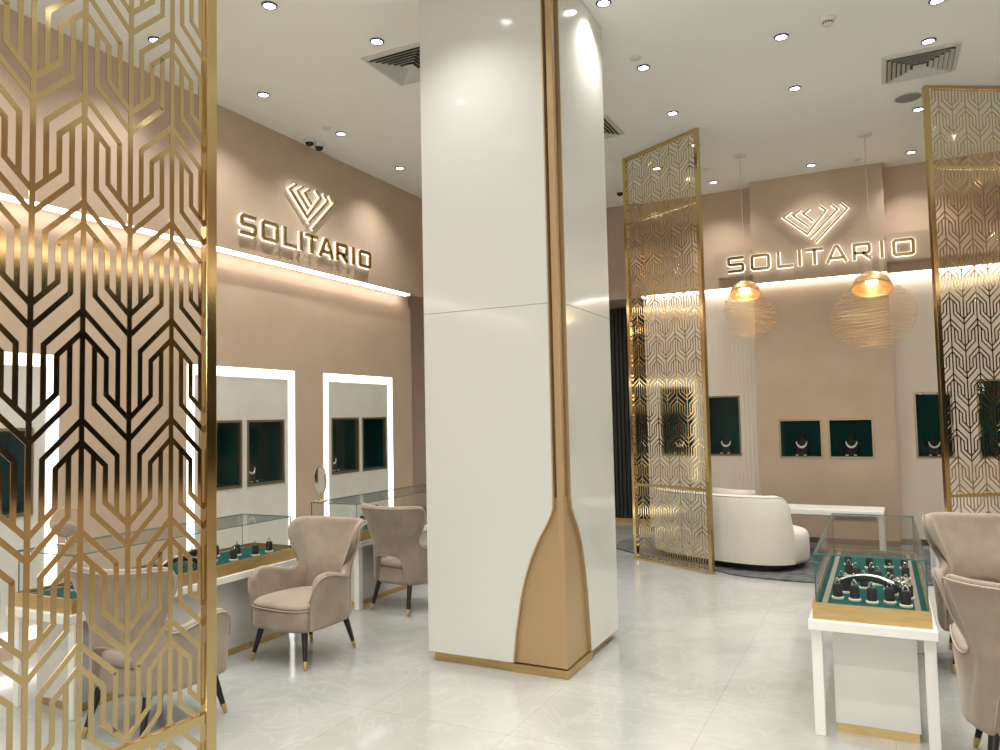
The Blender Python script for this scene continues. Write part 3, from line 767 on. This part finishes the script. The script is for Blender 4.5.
# ---------------------------------------------------------------- pendants
def pendant(label, x, y, ztop, cap_r, R, drop, ox, tilt):
    o = thing('wire_pendant_lamp', label, 'pendant lamp', (x, y, H), 0, 'gold wire pendant lamps')
    z = ztop-H
    MB().lathe([(.070, -.001), (.072, -.006), (.068, -.020), (.01, -.024)], n=28).build('ceiling_rose', 'smoke', o, smooth='auto')
    MB().tube([(0, 0, -.02), (0, 0, z)], .0035, 6).build('cord', 'cover', o)
    prof = [(cap_r*math.sin(t), z-cap_r*.95*(1-math.cos(t))) for t in [PI/2*i/10 for i in range(1, 11)]]
    prof = [(r_, h_-z+cap_r*.95) for r_, h_ in prof]
    m = MB().lathe(prof, n=36, closed_ends=False); c = m.build('cap', 'gold_light', o, smooth=True, loc=(0, 0, z-cap_r*.95)); c.rotation_euler = (math.radians(-20), 0, 0)
    c.modifiers.new('t', 'SOLIDIFY').thickness = .003
    m = MB(); n = 34; zc = z-cap_r*.95
    random.seed(int(x*100))
    for i in range(n):
        t = i/(n-1); ang = PI*(.18+.70*t); r = R*(math.sin(ang)**.8); r = max(r, cap_r*.95) if t < .25 else r
        zz = zc-drop*t; off = ox*math.sin(PI*t)
        tl = tilt*math.sin(PI*t)+random.uniform(-.05, .05); tw = random.uniform(0, 6.28)
        pts = []
        for k in range(44):
            a = 2*PI*k/44
            pts.append((off+r*math.cos(a), r*.9*math.sin(a), zz+r*math.cos(a)*tl+.012*math.sin(2*a+tw)))
        m.tube(pts, .0017, 4, True)
    m.build('wire_shade', 'brass_wire', o, smooth=True)
    MB().lathe([(.01, 0), (.045, -.01), (.062, -.04), (.055, -.075), (.03, -.098), (.005, -.106)], (0, -.04, z-.055), 20).build('bulb', 'bulb', o, smooth=True)
    l = bpy.data.lights.new('pendant_glow', 'POINT'); l.energy = 1.6; l.color = (1, .78, .5); l.shadow_soft_size = .05
    q = bpy.data.objects.new('pendant_glow', l); COL.objects.link(q); q.location = (x, y, ztop-cap_r*1.3)
    return o
pendant('smaller gold wire pendant lamp beneath the first letters of the back sign', -1.30, 8.84, 3.09, .165, .285, .48, .045, -.25)
pendant('larger gold wire pendant lamp beneath the last letters of the back sign', -.015, 8.83, 3.06, .195, .42, .62, 0., .10)

# ---------------------------------------------------------------- ceiling fittings
def make_downlight():
    o = thing('ceiling_downlight', 'x', 'ceiling light', (0, 0, 0), 0, 'recessed downlights')
    m = MB().lathe([(.056, 0), (.056, -.006), (.050, -.011), (.043, -.011), (.040, -.002)], n=28, closed_ends=False); m.build('trim_ring', ['bezel'], o, smooth='auto')
    MB().lathe([(.041, -.0035), (.041, -.0055), (.030, -.007), (.01, -.0075)], n=28).build('lens', 'lens', o)
    return o
dl = make_downlight(); used = [False]
def downlight(label, x, y, e, size=118, blend=1., group='recessed downlights'):
    o = dl if not used[0] else copy_tree(dl); used[0] = True
    o.location = (x, y, H); o['label'] = label; o['group'] = group
    l = bpy.data.lights.new('downlight_beam', 'SPOT'); l.energy = e; l.color = NEUT; l.spot_size = math.radians(size); l.spot_blend = blend; l.shadow_soft_size = .035
    q = bpy.data.objects.new('downlight_beam', l); COL.objects.link(q); q.location = (x, y, H-.02)
E0 = 75
for lb, x, y, s_ in [
    ('downlight nearest above the left wall sign, level with the first letter', -4.81, 4.99, 1), ('downlight left of the grey ceiling vent, above its corner', -3.36, 4.70, 1),
    ('downlight near the top edge of the photo, left of the white pillar', -3.72, 3.92, 1), ('downlight beside the twin black dome cameras', -4.80, 6.07, 1),
    ('downlight nearest the far end of the left wall, by the pillar', -4.88, 7.25, 1), ('downlight seen through the top of the big lattice screen', -4.82, 3.87, 1),
    ('bright downlight right against the pillar at the top of the photo', -1.63, 5.03, 1.), ('downlight in the row right of the pillar, next beyond the brightest one', -1.66, 6.15, 1),
    ('downlight just before the top of the sofa screen', -1.68, 7.24, 1), ('downlight seen through the right part of the sofa screen top', -1.68, 8.24, 1),
    ('downlight seen through the middle of the sofa screen top', -2.25, 8.80, .7), ('small downlight just right of the sofa screen, close to the back wall', -1.76, 9.70, .8),
    ('downlight below the smoke detector, toward its left', -.56, 6.17, 1), ('downlight in the middle of the right ceiling, left of the square vent', -.56, 7.23, 1),
    ('downlight above the centre back panel and its sign', -.60, 9.62, .22), ('downlight cut by the top edge in the upper right', .50, 6.16, 1),
    ('downlight just above the square vent on the right', .48, 6.82, 1), ('downlight beside the grey round ceiling speaker', .47, 8.35, 1),
    ('small downlight at the back wall left of the right screen', .45, 9.72, .8)]:
    downlight(lb, x, y, E0*s_)
for x in (-4.82, -3.34, -1.7, -.5, .7, 2.1, 3.4):
    for y in (-1.6, .1, 1.6, 2.75): downlight('recessed downlight in the ceiling above the camera', x, y, E0, group='downlights above the camera')
for x, y in ((2.1, 4.2), (3.4, 4.2), (2.1, 5.7), (3.4, 5.7), (2.1, 7.3), (3.4, 7.3), (2., 9.2), (-.5, 3.85), (.7, 4.2), (.75, 5.2), (-2.35, 3.80), (-.55, 5.0), (-3.3, 6.2), (-3.2, 7.3), (-3.3, 8.6)):
    downlight('recessed downlight in the ceiling outside the view', x, y, E0, group='downlights outside the view')
def vent(label, x0, y0, s_=.575):
    o = thing('ceiling_vent', label, 'air vent', (x0+s_/2, y0+s_/2, H), 0, 'square ceiling vents')
    h = s_/2
    MB().box(-h+.02, h-.02, -h+.02, h-.02, -.012, -.001).build('dark_backing', 'vent_dark', o)
    def sq(r): return [(-r, -r), (r, -r), (r, r), (-r, r)]
    m = MB()
    def ring_(r0, z0, r1, z1):
        a = [(x, y, z0) for x, y in sq(r0)]; b = [(x, y, z1) for x, y in sq(r1)]
        m.add(a+b, [(i, (i+1) % 4, 4+(i+1) % 4, 4+i) for i in range(4)])
    ring_(h, -.0, h, -.012); ring_(h, -.012, h-.035, -.022); ring_(h-.035, -.022, h-.04, -.012)
    m.build('frame', 'vent', o)
    m = MB(); r = h-.06
    while r > .06:
        ring_(r+.014, -.036, r-.012, -.014); ring_(r+.014, -.036, r+.012, -.037); ring_(r+.012, -.037, r-.014, -.0145); r -= .036
    m.add([(x, y, -.03) for x, y in sq(.05)], [(0, 3, 2, 1)])
    m.build('louvre', 'vent', o)
vent('square louvred ceiling vent cut off by the left side of the pillar', -3.635, 4.86)
vent('square louvred ceiling vent above the top of the right screen', .145, 6.95)
vent('square louvred ceiling vent peeking out right of the pillar', -2.83, 6.95)
# twin dome cameras, single dome, smoke detector, speaker, blanking discs
def dome(label, x, y):
    o = thing('dome_camera', label, 'security camera', (x, y, H), 0, 'dome security cameras')
    MB().lathe([(.06, 0), (.062, -.012), (.055, -.035), (.048, -.045), (.03, -.046)], n=28).build('housing', 'smoke', o, smooth='auto')
    MB().lathe([(.043, -.046)]+[(.043*math.cos(t), -.046-.04*math.sin(t)) for t in [PI/2*i/7 for i in range(1, 7)]]+[(.002, -.087)], n=24).build('dome', 'night', o, smooth='auto')
dome('black dome camera over the left wall sign, the nearer of the pair', -5.17, 6.02)
dome('black dome camera over the left wall sign, the one closer to the pillar', -5.17, 6.17)
dome('single black dome camera between pillar and sofa screen', -2.90, 9.40)
o = thing('smoke_detector', 'round white smoke detector near the top right of the ceiling', 'smoke detector', (-.22, 6.05, H))
MB().lathe([(.058, 0), (.06, -.008), (.058, -.02), (.045, -.03), (.03, -.032)], n=28).build('base', 'smoke', o, smooth='auto')
m = MB()
for k in range(10):
    a = 2*PI*k/10; m.lathe([(.004, -.028), (.004, -.044)], (.034*math.cos(a), .034*math.sin(a), 0), 6)
m.build('sensor_cage', 'vent_dark', o)
MB().lathe([(.038, -.043), (.038, -.049), (.03, -.055), (.005, -.058)], n=24).build('cap', 'smoke', o, smooth='auto')
o = thing('ceiling_speaker', 'round grey ceiling speaker beside the top of the right screen', 'speaker', (.37, 7.98, H))
MB().lathe([(.115, 0), (.117, -.006), (.108, -.010)], n=36, closed_ends=False).build('ring', 'vent', o, smooth='auto')
MB().lathe([(.108, -.006), (.108, -.009), (.05, -.012), (.01, -.0125)], n=36).build('grille', 'speaker_grey', o, smooth='auto')
for lb, x, y in (('flat white ceiling disc between the twin dome cameras and a downlight', -4.84, 5.89), ('flat white ceiling disc next to a downlight right of the pillar', -1.67, 5.95),
                 ('flat white ceiling disc right of the sofa screen top', -1.73, 9.10), ('flat white ceiling disc under the larger pendant lamp rose', -.11, 9.70)):
    tag(MB().lathe([(.045, 0), (.046, -.004), (.040, -.009), (.01, -.010)], n=24).build('sprinkler_cover', 'smoke', None, smooth='auto', loc=(x, y, H)), lb, 'ceiling fitting', 'flat ceiling discs')

# added fill light behind the camera, brightens ceiling, walls and pillar front
l = bpy.data.lights.new('fill_light', 'AREA'); l.shape = 'RECTANGLE'; l.size = 4.9*S; l.size_y = .85*S; l.energy = 150; l.color = (1., .98, .95)
q = bpy.data.objects.new('fill_light', l); COL.objects.link(q); q.location = (.05, YF+.05, 2.42); q.rotation_euler = (math.radians(92), 0, 0)

# ---------------------------------------------------------------- scale to metres, camera, render look
bpy.context.view_layer.update()
seen = set()
for ob in list(COL.objects):
    if ob.type == 'MESH':
        if ob.data.name not in seen:
            seen.add(ob.data.name); ob.data.transform(Matrix.Scale(S, 4)); ob.data.update()
        for md in ob.modifiers:
            if md.type == 'BEVEL': md.width *= S
            if md.type == 'SOLIDIFY': md.thickness *= S
    if ob.type == 'LIGHT':
        if ob.data.type != 'AREA': ob.data.shadow_soft_size *= S
        ob.data.energy *= S*S
    ob.location = ob.location*S
cam = bpy.data.cameras.new('camera'); co = bpy.data.objects.new('camera', cam); COL.objects.link(co)
yaw, pit, rol = math.radians(26.5886), math.radians(3.2516), math.radians(-1.1925)
F = Vector((-math.sin(yaw)*math.cos(pit), math.cos(yaw)*math.cos(pit), math.sin(pit))); R0 = Vector((math.cos(yaw), math.sin(yaw), 0)); U0 = R0.cross(F)
R = R0*math.cos(rol)+U0*math.sin(rol); U = R.cross(F)
mw = Matrix((R, U, -F)).transposed().to_4x4(); mw.translation = Vector((0, 0, 1.6*S)); co.matrix_world = mw
cam.sensor_width = 36; cam.lens = 36*755.5/1000; cam.clip_start = .05; cam.clip_end = 60
sc.camera = co
w = bpy.data.worlds.new('world'); sc.world = w; w.use_nodes = True
w.node_tree.nodes['Background'].inputs[0].default_value = (.9, .82, .7, 1); w.node_tree.nodes['Background'].inputs[1].default_value = .05
sc.view_settings.view_transform = 'Standard'; sc.view_settings.look = 'None'; sc.view_settings.gamma = 1; sc.view_settings.use_curve_mapping = False
sc.view_settings.exposure = .21
c = sc.cycles; c.max_bounces = 9; c.diffuse_bounces = 5; c.glossy_bounces = 5; c.transparent_max_bounces = 14; c.transmission_bounces = 4
c.sample_clamp_indirect = 6; c.caustics_reflective = False; c.caustics_refractive = False; c.use_denoising = True; c.blur_glossy = .5
